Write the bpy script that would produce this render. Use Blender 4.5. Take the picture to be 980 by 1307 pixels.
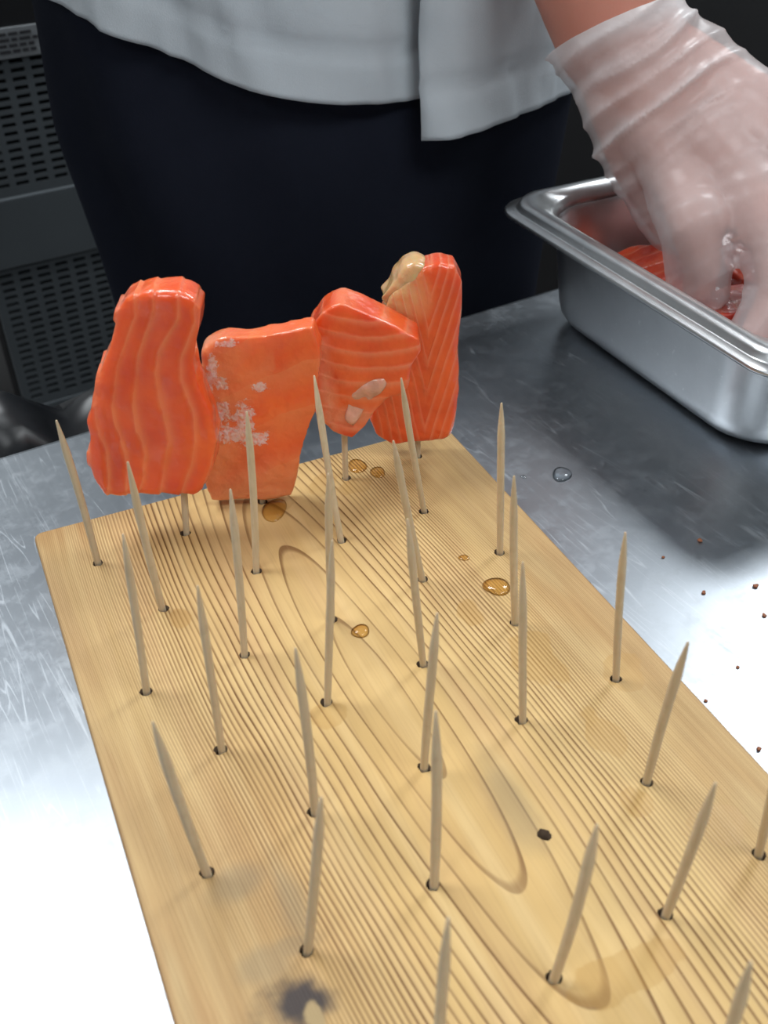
import bpy, bmesh, math, random
import numpy as np
from mathutils import Vector, Matrix, noise
from mathutils.bvhtree import BVHTree
random.seed(7)
for o in list(bpy.data.objects): bpy.data.objects.remove(o, do_unlink=True)
scene = bpy.context.scene
COL = scene.collection

# ------------------------------------------------------------------ camera
Z0 = 0.92                      # board top above the kitchen floor
TABLE = Z0 - 0.020             # steel table top
PITCH, ROLL, HCAM, FPX = 0.6581202, -0.0218003, 0.2618221, 1300.2
def _cam_axes():
    fw = np.array([0, math.cos(PITCH), -math.sin(PITCH)]); r = np.array([1., 0, 0]); u = np.cross(r, fw)
    return (math.cos(ROLL)*r + math.sin(ROLL)*u, -math.sin(ROLL)*r + math.cos(ROLL)*u, fw)
CR, CU, CF = _cam_axes()
CC = np.array([0, 0, Z0 + HCAM])
cam = bpy.data.cameras.new('camera'); camo = bpy.data.objects.new('camera', cam); COL.objects.link(camo)
camo.matrix_world = Matrix(((CR[0], CU[0], -CF[0], CC[0]), (CR[1], CU[1], -CF[1], CC[1]), (CR[2], CU[2], -CF[2], CC[2]), (0, 0, 0, 1)))
cam.sensor_fit = 'VERTICAL'; cam.sensor_height = 36.0; cam.lens = FPX/1307*36.0
cam.clip_start = 0.005; cam.clip_end = 50
cam.dof.use_dof = True; cam.dof.focus_distance = 0.43; cam.dof.aperture_fstop = 17.0
scene.camera = camo

# ------------------------------------------------------------------ world, lamps, exposure
world = bpy.data.worlds.new('world'); scene.world = world; world.use_nodes = True
world.node_tree.nodes['Background'].inputs[0].default_value = (0.55, 0.6, 0.68, 1)
world.node_tree.nodes['Background'].inputs[1].default_value = 0.15
scene.view_settings.view_transform = 'Standard'; scene.view_settings.look = 'None'
scene.view_settings.gamma = 1.0; scene.view_settings.use_curve_mapping = False
scene.view_settings.exposure = 0.14
# table frame: S runs along the far edge of the table, T points away from the camera across it
E1 = np.array([.863, .505, 0]); EN = np.array([-.505, .863, 0]); E0 = np.array([-.189, .418, 0])
TROT = math.atan2(.505, .863)
def st(s, t, z): return Vector(E0 + s*E1 + t*EN + np.array([0, 0, z]))
CEIL = 2.70
LAMPS = [(-0.45, 0.62, 32), (2.05, 0.42, 33), (0.35, -1.35, 20), (2.4, -1.9, 14), (-1.9, -1.0, 16)]
for (s, t, w) in LAMPS:
    l = bpy.data.lights.new('troffer_light', 'AREA'); l.shape = 'RECTANGLE'; l.size = 1.15; l.size_y = 0.55
    l.energy = w; l.color = (0.93, 0.975, 1.0)
    lo = bpy.data.objects.new('troffer_light', l); COL.objects.link(lo)
    lo.location = st(s, t, CEIL - 0.035); lo.rotation_euler = (0, 0, TROT)

# ------------------------------------------------------------------ helpers
def ray(px, py): return ((px-490)/FPX)*CR - ((py-653.5)/FPX)*CU + CF
def at_z(px, py, z):
    d = ray(px, py); return Vector(CC + d*((z-CC[2])/d[2]))
def at_y(px, py, y):
    d = ray(px, py); return Vector(CC + d*((y-CC[1])/d[1]))
def proj(P):
    d = np.array(P) - CC; z = d @ CF
    return 490 + FPX*(d @ CR)/z, 653.5 - FPX*(d @ CU)/z
def tag(o, label=None, cat=None, group=None, kind=None):
    if label: o['label'] = label
    if cat: o['category'] = cat
    if group: o['group'] = group
    if kind: o['kind'] = kind
    return o
def obj(name, me, mat=None, parent=None, loc=None, rotz=0.0, smooth=True):
    o = bpy.data.objects.new(name, me); COL.objects.link(o)
    if mat is not None and len(me.materials) == 0: me.materials.append(mat)
    if parent: o.parent = parent
    if loc is not None: o.location = loc
    o.rotation_euler = (0, 0, rotz)
    if smooth:
        for p in me.polygons: p.use_smooth = True
    return o
def empty(name, loc=(0, 0, 0), rotz=0.0):
    o = bpy.data.objects.new(name, None); COL.objects.link(o); o.location = loc; o.rotation_euler = (0, 0, rotz)
    o.empty_display_size = 0.05
    return o
def mesh(name, v, f):
    me = bpy.data.meshes.new(name); me.from_pydata([tuple(x) for x in v], [], f); me.update(); return me
def bm_mesh(name, bm):
    bmesh.ops.recalc_face_normals(bm, faces=bm.faces)
    me = bpy.data.meshes.new(name); bm.to_mesh(me); bm.free(); return me
def realize(o):
    dg = bpy.context.evaluated_depsgraph_get(); dg.update()
    me = bpy.data.meshes.new_from_object(o.evaluated_get(dg))
    o.modifiers.clear(); o.data = me
    return o
def box_bm(bm, x0, x1, y0, y1, z0, z1):
    r = bmesh.ops.create_cube(bm, size=1.0)
    for v in r['verts']:
        v.co = Vector((x0 if v.co.x < 0 else x1, y0 if v.co.y < 0 else y1, z0 if v.co.z < 0 else z1))
    return r['verts']
def box(name, x0, x1, y0, y1, z0, z1, bev=0.0):
    bm = bmesh.new(); box_bm(bm, x0, x1, y0, y1, z0, z1)
    if bev: bmesh.ops.bevel(bm, geom=list(bm.edges), offset=bev, segments=2, affect='EDGES', profile=0.5)
    return bm_mesh(name, bm)
def loft(rings, close=True, cap0=False, cap1=False):
    n = len(rings[0]); v = [p for r in rings for p in r]; f = []
    for i in range(len(rings)-1):
        for j in range(n if close else n-1):
            k = (j+1) % n
            f.append((i*n+j, i*n+k, (i+1)*n+k, (i+1)*n+j))
    if cap0: f.append(tuple(range(n))[::-1])
    if cap1: f.append(tuple((len(rings)-1)*n+j for j in range(n)))
    return v, f

# ---- node helpers
class G:
    def __init__(s, name):
        s.m = bpy.data.materials.new(name); s.m.use_nodes = True; s.t = s.m.node_tree
        s.b = s.t.nodes['Principled BSDF']; s.out = s.t.nodes['Material Output']
    def n(s, ty, **kw):
        x = s.t.nodes.new(ty)
        for k, v in kw.items(): setattr(x, k, v)
        return x
    def put(s, sock, v):
        if isinstance(v, bpy.types.NodeSocket): s.t.links.new(v, sock)
        else: sock.default_value = v
    def ma(s, op, a, b=0.0, c=0.0):
        x = s.n('ShaderNodeMath', operation=op)
        s.put(x.inputs[0], a); s.put(x.inputs[1], b); s.put(x.inputs[2], c)
        return x.outputs[0]
    def add(s, a, b): return s.ma('ADD', a, b)
    def sub(s, a, b): return s.ma('SUBTRACT', a, b)
    def mul(s, a, b): return s.ma('MULTIPLY', a, b)
    def ss(s, x, lo, hi, a=0.0, b=1.0):
        n = s.n('ShaderNodeMapRange', interpolation_type='SMOOTHSTEP')
        s.put(n.inputs[0], x); n.inputs[1].default_value = lo; n.inputs[2].default_value = hi
        n.inputs[3].default_value = a; n.inputs[4].default_value = b
        return n.outputs[0]
    def mix(s, f, a, b, mode='MIX'):
        n = s.n('ShaderNodeMix', data_type='RGBA', blend_type=mode)
        s.put(n.inputs[0], f)
        for k, v in ((6, a), (7, b)):
            if isinstance(v, tuple) and len(v) == 3: v = v + (1,)
            s.put(n.inputs[k], v)
        return n.outputs[2]
    def coord(s, scale=(1, 1, 1), kind='Object'):
        t = s.n('ShaderNodeTexCoord'); m = s.n('ShaderNodeMapping')
        s.t.links.new(t.outputs[kind], m.inputs[0]); m.inputs['Scale'].default_value = scale
        return m.outputs[0]
    def noise(s, vec, scale=1.0, detail=3.0, rough=0.5, dist=0.0):
        n = s.n('ShaderNodeTexNoise'); s.put(n.inputs['Vector'], vec)
        n.inputs['Scale'].default_value = scale; n.inputs['Detail'].default_value = detail
        n.inputs['Roughness'].default_value = rough; n.inputs['Distortion'].default_value = dist
        return n.outputs[0]
    def bump(s, h, strength=0.3, dist=0.001, to=None):
        n = s.n('ShaderNodeBump'); s.put(n.inputs['Height'], h)
        n.inputs['Strength'].default_value = strength; n.inputs['Distance'].default_value = dist
        s.t.links.new(n.outputs[0], s.b.inputs['Normal']); return n
    def p(s, **kw):
        nm = dict(color='Base Color', rough='Roughness', metal='Metallic', sss='Subsurface Weight', sssr='Subsurface Radius', ssss='Subsurface Scale',
                  spec='Specular IOR Level', trans='Transmission Weight', ior='IOR', coat='Coat Weight', coatr='Coat Roughness', alpha='Alpha',
                  aniso='Anisotropic', sheen='Sheen Weight')
        for k, v in kw.items():
            if isinstance(v, tuple) and len(v) == 3 and k == 'color': v = v + (1,)
            s.put(s.b.inputs[nm[k]], v)
        return s
def simple(name, color, rough=0.5, metal=0.0, var=0.15, scale=40, bump=0.0, **kw):
    g = G(name); nz = g.noise(g.coord(), scale, 4)
    c2 = tuple(c*(1-var) for c in color)
    g.p(color=g.mix(nz, c2, color), rough=rough, metal=metal, **kw)
    if bump: g.bump(nz, bump, 0.002)
    return g.m

# ------------------------------------------------------------------ materials
M = {}; BW = .1905
def make_steel_table():
    g = G('brushed_steel_table'); co = g.coord()
    cloud = g.noise(co, 9, 4, .6); fine = g.noise(g.coord((60, 900, 60)), 1, 2)
    # scratches: thin lines of several directions
    sc = None
    for ang, scl, th in ((0.5, 80, .006), (1.3, 64, .005), (2.2, 95, .006), (-0.2, 58, .005), (2.9, 110, .007), (0.9, 150, .008)):
        tc = g.n('ShaderNodeTexCoord'); mp = g.n('ShaderNodeMapping'); g.t.links.new(tc.outputs['Object'], mp.inputs[0])
        mp.inputs['Rotation'].default_value = (0, 0, ang); mp.inputs['Scale'].default_value = (scl, scl*.045, 1)
        nz = g.noise(mp.outputs[0], 1.0, 1.0, .5, .12)
        line = g.ss(g.ma('ABSOLUTE', g.sub(nz, .5)), th, 0.0)
        gate = g.ss(g.noise(co, scl*.4, 2), .48, .58)
        line = g.mul(line, gate)
        sc = line if sc is None else g.ma('MAXIMUM', sc, line)
    smudge = g.ss(g.noise(co, 80, 6, .75), .46, .66)
    base = g.mix(cloud, (.37, .40, .44), (.49, .53, .57))
    base = g.mix(g.mul(sc, .20), base, (.80, .83, .86))
    base = g.mix(g.mul(smudge, .22), base, (.34, .36, .38))
    r = g.add(.29, g.mul(cloud, .10)); r = g.add(r, g.mul(sc, .10)); r = g.add(r, g.mul(smudge, .08))
    g.p(color=base, metal=1.0, rough=r)
    g.bump(g.add(g.mul(fine, .4), g.mul(sc, -.3)), .04, .0003)
    return g.m
M['table'] = make_steel_table()
def make_pan_steel():
    g = G('satin_pan_steel'); co = g.coord()
    nz = g.noise(co, 60, 5, .65); st_ = g.noise(g.coord((30, 30, 700)), 1, 2)
    spot = g.ss(g.noise(co, 260, 4, .7), .62, .72)
    g.p(color=g.mix(g.mul(spot, .4), g.mix(nz, (.52, .53, .54), (.64, .65, .66)), (.85, .86, .86)), metal=1.0, rough=g.add(.24, g.mul(nz, .14)))
    g.bump(g.add(g.mul(st_, .3), nz), .05, .0004)
    return g.m
M['pan'] = make_pan_steel()

def make_wood():
    g = G('cedar_plank_wood')
    tc = g.n('ShaderNodeTexCoord'); sep = g.n('ShaderNodeSeparateXYZ'); g.t.links.new(tc.outputs['Object'], sep.inputs[0])
    u = g.mul(sep.outputs[0], 1000.0); v = g.mul(sep.outputs[1], -1000.0)   # millimetres across / along the plank
    lo = g.noise(g.coord((9, 5, 9)), 1, 2); mid = g.noise(g.coord((60, 9, 60)), 1, 2); fine = g.noise(g.coord((900, 26, 900)), 1, 3)
    fib = g.noise(g.coord((2600, 60, 900)), 1, 2)
    # growth rings of a flat-sawn plank: long nested ovals, finer and finer towards both edges
    uc = g.add(g.mul(v, 0.05), 89.0)
    du = g.add(g.sub(u, uc), g.add(g.mul(g.sub(lo, .5), 9.0), g.mul(g.sub(mid, .5), 2.2)))
    dv = g.mul(g.sub(v, 141.0), 0.15)
    rho = g.ma('SQRT', g.add(g.mul(du, du), g.mul(dv, dv)))
    r3 = g.mul(g.mul(rho, rho), rho)
    nn = g.add(g.add(g.mul(rho, 0.125), g.mul(r3, 0.000062)), g.add(-0.12, g.mul(g.noise(g.coord((26, 1.2, 26)), 1, 2), 0.75)))
    fr = g.ma('FRACT', nn)
    dn = g.add(.125, g.mul(g.mul(rho, rho), .000186))
    mm = g.ma('DIVIDE', g.sub(1.0, fr), dn)                       # millimetres to the next dark line
    core = g.mul(g.ss(mm, 1.05, 0.35), g.ss(mm, 0.0, 0.12)); halo = g.mul(g.ss(fr, .25, 1.0), .20)
    late = g.ma('MAXIMUM', core, halo)
    edge = g.ss(rho, 50.0, 80.0)                                  # where the rings crowd the lines go faint
    ringno = g.ma('FRACT', g.mul(g.ma('SINE', g.mul(g.ma('FLOOR', nn), 12.9)), 43.7))
    late = g.mul(late, g.mul(g.add(.7, g.mul(ringno, .3)), g.ss(rho, 45, 75, 1.0, .55)))
    early = g.mix(g.ss(u, 12, 75), (.43, .22, .082), (.60, .385, .145))
    early = g.mix(g.ss(u, 128, 182), early, (.53, .32, .135))
    early = g.mix(g.ss(lo, .35, .7), early, (.63, .44, .19))
    early = g.mix(g.mul(edge, g.ss(mid, .5, .66)), early, (.66, .47, .22))
    strk = g.noise(g.coord((110, 4, 110)), 1, 3); strk2 = g.noise(g.coord((45, 7, 45)), 1, 2)
    early = g.mix(g.mul(g.ss(strk, .45, .7), .6), early, (.70, .50, .235)); early = g.mix(g.mul(g.ss(strk2, .5, .72), .5), early, (.54, .33, .15))
    late = g.mul(late, g.ss(g.noise(g.coord((70, 14, 70)), 1, 3), .25, .6, .55, 1.0))
    col = g.mix(late, early, (.16, .066, .016))
    col = g.mix(g.mul(g.ss(fine, .45, .75), .22), col, (.36, .20, .08))
    col = g.mix(g.mul(g.ss(fib, .5, .8), .12), col, (.75, .56, .30))
    def blob(u0, v0, ru, rv, wob=.5, soft=.25, scale=60):
        a = g.mul(g.sub(u, u0), 1/ru); b = g.mul(g.sub(v, v0), 1/rv)
        d = g.ma('SQRT', g.add(g.mul(a, a), g.mul(b, b)))
        d = g.add(d, g.mul(g.sub(g.noise(g.coord((1, 1, 1)), scale, 3), .5), wob))
        return g.ss(d, 1.0, 1.0-soft)
    # honey-coloured drip stains with crisp edges
    stain = None
    for (u0, v0, ru, rv) in ((150, 148, 9, 15), (174, 168, 8, 9), (146, 215, 5, 6), (163, 232, 9, 8), (178, 262, 10, 12), (110, 258, 16, 7), (152, 188, 6, 10),
                             (120, 20, 8, 7), (97, 26, 9, 6), (134, 27, 10, 6), (140, 118, 5, 7), (42, 76, 4, 6), (74, 142, 6, 7)):
        b = blob(u0, v0, ru, rv, 1.9, .14, 75); stain = b if stain is None else g.ma('MAXIMUM', stain, b)
    col = g.mix(g.mul(stain, .36), col, (.44, .25, .075))
    # grey-blue weathering and the knot at the near left
    grey = None
    for (u0, v0, ru, rv) in ((39, 200, 7, 22), (34, 214, 12, 5), (27, 216, 10, 8), (112, 196, 9, 26), (28, 190, 14, 8)):
        b = blob(u0, v0, ru, rv, 1.1, .75, 45); grey = b if grey is None else g.ma('MAXIMUM', grey, b)
    col = g.mix(g.mul(grey, .42), col, (.23, .18, .11))
    k1 = blob(30, 230, 13, 10, 1.7, .8, 80); k2 = blob(33.5, 234.5, 3.0, 5.0, 1.2, .4, 120)
    col = g.mix(g.mul(k1, .95), col, (.030, .024, .028))
    rim = g.ma('MINIMUM', u, g.sub(BW*1000, u)); col = g.mix(g.mul(g.ss(g.add(rim, g.mul(mid, 1.2)), 2.0, .7), .6), col, (.22, .11, .045))
    col = g.mix(k2, col, (.38, .27, .13))
    g.p(color=col, rough=g.add(.50, g.mul(stain, -.18)), spec=.35)
    g.bump(g.add(g.mul(core, .5), g.mul(fine, .35)), .15, .0003)
    return g.m
M['wood'] = make_wood()
M['hole'] = simple('dark_peg_hole', (.085, .050, .026), .8, var=.4, scale=900)  # hole walls, darker brown than the plank
def make_pick():
    g = G('pale_birch_pick'); a = g.noise(g.coord((900, 900, 40)), 1, 3); b = g.noise(g.coord(), 160, 3)
    oi = g.n('ShaderNodeObjectInfo')
    c = g.mix(a, (.50, .37, .215), (.76, .62, .42)); c = g.mix(g.mul(g.ss(b, .5, .75), .35), c, (.42, .30, .17))
    c = g.mix(g.mul(oi.outputs['Random'], .35), c, (.50, .43, .32))
    g.p(color=c, rough=.55, spec=.3, sss=.15, ssss=.001); g.bump(a, .35, .0003)
    return g.m
M['pick'] = make_pick()
def make_salmon(name, flesh, deep, line, lw=.10, soft=.5, patch=None, wet=.8, attr=True, lk=.42, pale=(.80, .40, .17)):
    g = G(name); co = g.coord()
    big = g.noise(co, 55, 3); small = g.noise(co, 240, 4, .6); fibre = g.noise(co, 700, 2); lump = g.noise(co, 120, 2)
    col = g.mix(g.ss(big, .30, .70), deep, flesh)
    pl = g.n('ShaderNodeAttribute', attribute_name='pale')
    col = g.mix(g.mul(pl.outputs['Fac'], g.ss(lump, .2, .8, .65, 1.0)), col, pale)
    hgt = g.mul(small, .5)
    if attr:
        at = g.n('ShaderNodeAttribute', attribute_name='band'); s = at.outputs['Fac']
        s = g.add(s, g.add(g.mul(g.sub(big, .5), .35), g.mul(g.sub(lump, .5), .12))); fr = g.ma('FRACT', s)
        d = g.ma('MINIMUM', g.mul(fr, .45), g.sub(1.0, fr))
        w = g.add(lw, g.mul(g.sub(small, .5), lw))
        ln = g.n('ShaderNodeMapRange', interpolation_type='SMOOTHSTEP')
        g.put(ln.inputs[0], d); g.put(ln.inputs[1], w); ln.inputs[2].default_value = -lw*.4
        fade = g.ss(g.noise(co, 38, 2), .25, .6, .35, 1.0)
        wide = g.ss(fr, soft, 0.0)
        col = g.mix(g.mul(g.mul(wide, fade), .28), col, line)
        col = g.mix(g.mul(g.mul(ln.outputs[0], fade), lk), col, line)
        hgt = g.add(hgt, g.mul(ln.outputs[0], .4))
    if patch:
        at2 = g.n('ShaderNodeAttribute', attribute_name='patch')
        pm = g.add(at2.outputs['Fac'], g.mul(g.sub(g.noise(co, 260, 6, .75), .5), 2.2)); pm = g.ss(pm, .52, .60)
        col = g.mix(g.mul(pm, g.ss(fibre, .35, .6, .35, .8)), col, patch); hgt = g.add(hgt, g.mul(g.mul(pm, fibre), .9))
    g.p(color=col, rough=g.add(.24, g.mul(small, .22)), spec=.5, sss=.55, sssr=(1.0, .34, .16), ssss=.008, coat=wet, coatr=.05)
    g.bump(g.add(hgt, g.mul(lump, .9)), .55, .0015)
    return g.m
M['salmon'] = make_salmon('striped_salmon_flesh', (.90, .130, .019), (.76, .076, .010), (.92, .32, .16), .13, .5)
M['salmon2'] = make_salmon('pale_salmon_with_silver_skin', (.90, .140, .016), (.80, .080, .010), (.86, .32, .13), .35, .9, patch=(.80, .68, .66), lk=.25, pale=(.80, .36, .17))
M['salmon3'] = make_salmon('salmon_flesh_crosswise_bands', (.90, .138, .022), (.75, .072, .011), (.93, .35, .19), .16, .5, pale=(.84, .34, .20))
M['salmon4'] = make_salmon('salmon_flesh_chevron_lines', (.90, .130, .019), (.75, .072, .010), (.92, .32, .16), .16, .5, pale=(.80, .46, .20))
M['salmon_pan'] = make_salmon('wet_shaded_pan_salmon', (.62, .070, .018), (.42, .028, .010), (.74, .22, .12), .12, .4)  # darker red than the skewered pieces: the pan's shade is in the colour
M['fat'] = simple('pale_salmon_fat', (.90, .56, .26), .25, var=.4, scale=160, bump=.6, sss=.6, ssss=.006, coat=.9)
M['fatpink'] = simple('pinkish_salmon_fat', (.92, .46, .32), .25, var=.5, scale=200, bump=.6, sss=.3, ssss=.003, coat=.7)
def make_liquid(name, color):
    g = G(name); tr = g.n('ShaderNodeBsdfTransparent'); tr.inputs[0].default_value = color+(1,)
    gl = g.n('ShaderNodeBsdfGlossy'); gl.inputs['Roughness'].default_value = .05
    fz = g.n('ShaderNodeFresnel'); fz.inputs[0].default_value = 1.36
    mx = g.n('ShaderNodeMixShader'); g.put(mx.inputs[0], g.add(.02, fz.outputs[0])); g.t.links.new(tr.outputs[0], mx.inputs[1]); g.t.links.new(gl.outputs[0], mx.inputs[2])
    g.t.links.new(mx.outputs[0], g.out.inputs[0]); return g.m
M['juice'] = make_liquid('amber_salmon_juice', (.95, .83, .60)); M['water'] = make_liquid('clear_water', (.95, .97, .98))
M['crumb'] = simple('dark_orange_crumb', (.35, .12, .05), .6, var=.5, scale=600)
def make_cloth(name, c1, c2, rough=.85, bumpk=.3, weave=1400, spec=.2, sheen=.05):
    g = G(name); co = g.coord(); a = g.noise(co, 14, 4, .6); w = g.noise(co, weave, 2)
    g.p(color=g.mix(a, c1, c2), rough=rough, spec=spec, sheen=sheen); g.bump(g.add(g.mul(w, .5), a), bumpk, .002); return g.m
M['coat'] = make_cloth('white_coat_cotton', (.49, .545, .59), (.61, .665, .70))
M['apron'] = make_cloth('dark_navy_apron_cloth', (.010, .012, .020), (.016, .019, .030), .95, spec=.06, sheen=0.0)
M['trouser'] = make_cloth('black_trouser_cloth', (.008, .008, .010), (.013, .013, .016), .9)
M['shoe'] = simple('black_shoe_leather', (.012, .012, .013), .4)
def make_skin():
    g = G('skin'); co = g.coord(); a = g.noise(co, 30, 4); b = g.noise(co, 900, 3)
    g.p(color=g.mix(a, (.52, .20, .14), (.62, .27, .20)), rough=.5, sss=.25, sssr=(1, .35, .2), ssss=.006, spec=.35); g.bump(b, .15, .0006); return g.m
M['skin'] = make_skin()
M['hair'] = simple('dark_hair', (.02, .014, .01), .6, var=.5, scale=300, bump=.4)
M['eye'] = simple('eye_white', (.7, .7, .68), .2)
def make_glove():
    g = G('clear_poly_glove'); co = g.coord(); a = g.noise(co, 26, 4, .6); b = g.noise(co, 120, 3)
    at = g.n('ShaderNodeAttribute', attribute_name='crease')
    g.p(color=(.92, .91, .92), rough=.30, spec=.5, coat=.2, coatr=.25)
    g.bump(g.add(g.add(g.mul(a, .6), g.mul(b, .25)), g.mul(at.outputs['Fac'], .8)), .45, .004)
    tr = g.n('ShaderNodeBsdfTransparent'); tr.inputs[0].default_value = (.97, .97, .97, 1)
    tl = g.n('ShaderNodeBsdfTranslucent'); tl.inputs[0].default_value = (.9, .9, .9, 1)
    m1 = g.n('ShaderNodeMixShader'); m1.inputs[0].default_value = .25
    g.t.links.new(g.b.outputs[0], m1.inputs[1]); g.t.links.new(tl.outputs[0], m1.inputs[2])
    m2 = g.n('ShaderNodeMixShader'); op = g.ma('MINIMUM', g.add(.30, g.add(g.mul(a, .22), g.mul(at.outputs['Fac'], .50))), .97)
    g.put(m2.inputs[0], op); g.t.links.new(tr.outputs[0], m2.inputs[1]); g.t.links.new(m1.outputs[0], m2.inputs[2])
    g.t.links.new(m2.outputs[0], g.out.inputs[0]); return g.m
M['glove'] = make_glove()
M['unit'] = simple('black_cooler_cabinet', (.012, .012, .014), .45, var=.3, scale=8)
M['vent'] = simple('charcoal_vent_sheet', (.115, .132, .145), .5, var=.2, scale=12, metal=.2)
M['ventdark'] = simple('vent_dark_inside', (.006, .006, .008), .8)
M['labelplate'] = simple('grey_label_plate', (.24, .255, .27), .5, var=.2, scale=60)
M['ink'] = simple('label_ink', (.03, .03, .035), .6)
M['bag'] = simple('black_bag_plastic', (.010, .011, .013), .36, var=.3, scale=30)
M['floor'] = simple('dark_quarry_floor', (.055, .045, .04), .5, var=.4, scale=6)
M['wall'] = simple('kitchen_wall_panel', (.50, .51, .51), .5, var=.08, scale=3)
M['ceil'] = simple('ceiling_tile', (.62, .63, .63), .8, var=.08, scale=20)
M['housing'] = simple('white_lamp_housing', (.75, .75, .75), .5)
M['leg'] = simple('galvanised_table_leg', (.45, .46, .48), .4, metal=1.0)

# ------------------------------------------------------------------ the room
def room_box(name, s0, s1, t0, t1, z0, z1, mat, kind='structure'):
    o = obj(name, box(name, s0, s1, t0, t1, z0, z1), mat, loc=Vector(E0), rotz=TROT, smooth=False); tag(o, kind=kind); return o
SA, SB, TA, TB = -3.2, 3.6, -3.4, 1.75
room_box('floor', SA, SB, TA, TB, -.10, 0, M['floor'])
room_box('ceiling', SA, SB, TA, TB, CEIL, CEIL+.1, M['ceil'])
room_box('wall_back', SA, SB, TB, TB+.1, -.1, CEIL+.1, M['wall'])
room_box('wall_front', SA, SB, TA-.1, TA, -.1, CEIL+.1, M['wall'])
room_box('wall_left', SA-.1, SA, TA-.1, TB+.1, -.1, CEIL+.1, M['wall'])
room_box('wall_right', SB, SB+.1, TA-.1, TB+.1, -.1, CEIL+.1, M['wall'])
def emit(name, c, k):
    g = G(name); g.p(color=(.8, .8, .8)); g.b.inputs['Emission Color'].default_value = c+(1,); g.b.inputs['Emission Strength'].default_value = k; return g.m
wherelamp = ['behind the cook to the left', 'behind the cook to the right', 'above the camera', 'at the right near the front wall', 'at the left near the front wall']
for i, (s, t, w) in enumerate(LAMPS):
    f = empty('ceiling_light', st(s, t, CEIL), TROT); tag(f, 'white recessed ceiling light panel '+wherelamp[i], 'ceiling light', 'ceiling lights')
    bm = bmesh.new()
    for (a, b, c, d) in ((-.62, .62, .28, .32), (-.62, .62, -.32, -.28), (-.62, -.58, -.28, .28), (.58, .62, -.28, .28)): box_bm(bm, a, b, c, d, -.04, 0)
    obj('frame', bm_mesh('frame', bm), M['housing'], f, smooth=False)
    obj('back_plate', box('back_plate', -.58, .58, -.28, .28, -.012, 0), M['housing'], f, smooth=False)

# ------------------------------------------------------------------ steel table
tb = empty('steel_work_table', st(0, 0, 0), TROT); tag(tb, 'scratched stainless steel work table under the wooden board', 'table')
TZ = TABLE
def table_top():
    bm = bmesh.new(); box_bm(bm, -1.05, 1.15, -.82, 0.0, TZ-.04, TZ)
    es = [e for e in bm.edges if all(v.co.z > TZ-.001 for v in e.verts)]
    bmesh.ops.bevel(bm, geom=es, offset=.005, segments=4, affect='EDGES', profile=.5)
    return bm_mesh('tabletop', bm)
obj('tabletop', table_top(), M['table'], tb, smooth=False)
for (a, b) in ((-1.0, -.76), (1.1, -.76), (-1.0, -.06), (1.1, -.06)):
    bm = bmesh.new(); bmesh.ops.create_cone(bm, cap_ends=True, segments=16, radius1=.02, radius2=.02, depth=TZ-.04)
    for v in bm.verts: v.co += Vector((a, b, (TZ-.04)/2))
    obj('leg', bm_mesh('leg', bm), M['leg'], tb)
obj('undershelf', box('undershelf', -1.0, 1.1, -.76, -.06, .25, .28, .004), M['table'], tb, smooth=False)

# ------------------------------------------------------------------ plank
YAW = -0.4122432; BL, BT = .42, .020
BO = Vector((-.1451436, .3292379, Z0))
bex = Vector((math.cos(YAW), -math.sin(YAW), 0)); bey = Vector((math.sin(YAW), math.cos(YAW), 0))
def buv(u, v, z=0): return BO + bex*(u/1000) - bey*(v/1000) + Vector((0, 0, z))
# picks: base pixel, tip pixel, label
PICKS = [
 (125,718, 72,537,'bare wooden pick at the left end of the salmon row'),
 (207,777,163,590,'bare wooden pick, leftmost of the first row in front of the salmon'),
 (327,729,315,526,'bare wooden pick standing in front of the silvery pale salmon slab'),
 (435,690,401,480,'left-leaning wooden pick below the pointed middle salmon piece'),
 (541,652,512,483,'bare wooden pick, rightmost of the first row, before the tall right salmon piece'),
 (187,882,157,682,'bare wooden pick, leftmost of the second row in front of the salmon'),
 (312,836,294,625,'bare wooden pick, second from left in the second row before the salmon'),
 (423,791,419,605,'bare wooden pick half hidden behind another pick, middle of the second row'),
 (539,740,502,563,'left-leaning wooden pick, second from right in the second row before the salmon'),
 (638,705,640,515,'bare upright wooden pick nearest the board corner beside the steel pan'),
 (283,957,252,748,'bare wooden pick, leftmost of the third row in front of the salmon'),
 (418,897,424,690,'bare wooden pick, second from left in the third row, left of the round droplet'),
 (540,848,520,663,'bare wooden pick, third from left in the third row before the salmon'),
 (657,795,656,608,'bare upright wooden pick right beside the large amber droplet'),
 (264,1115,195,922,'strongly left-leaning wooden pick above the dark knot at the board edge'),
 (402,1037,377,828,'bare wooden pick, second from left in the fourth row before the salmon'),
 (541,980,558,783,'bare wooden pick, third in the fourth row, inside the long oval grain'),
 (667,920,667,718,'bare upright wooden pick, second from right in the fourth row'),
 (786,866,798,680,'bare wooden pick in a round honey stain near the right board edge'),
 (393,1213,410,1018,'bare wooden pick just above the dark knot'),
 (554,1130,556,908,'bare upright wooden pick in the fifth row, lower middle of the board'),
 (825,998,878,820,'right-leaning wooden pick, rightmost of the fifth row'),
 (707,1250,762,1053,'right-leaning wooden pick below the empty peg hole'),
 (850,1168,913,1000,'right-leaning wooden pick, second from right in the sixth row'),
 (968,1090,1004,930,'wooden pick cut off by the right edge of the picture'),
 (556,1395,572,1172,'wooden pick at the bottom edge of the picture, left of centre'),
 (900,1405,958,1228,'right-leaning wooden pick at the bottom right corner of the picture'),
]
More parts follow.
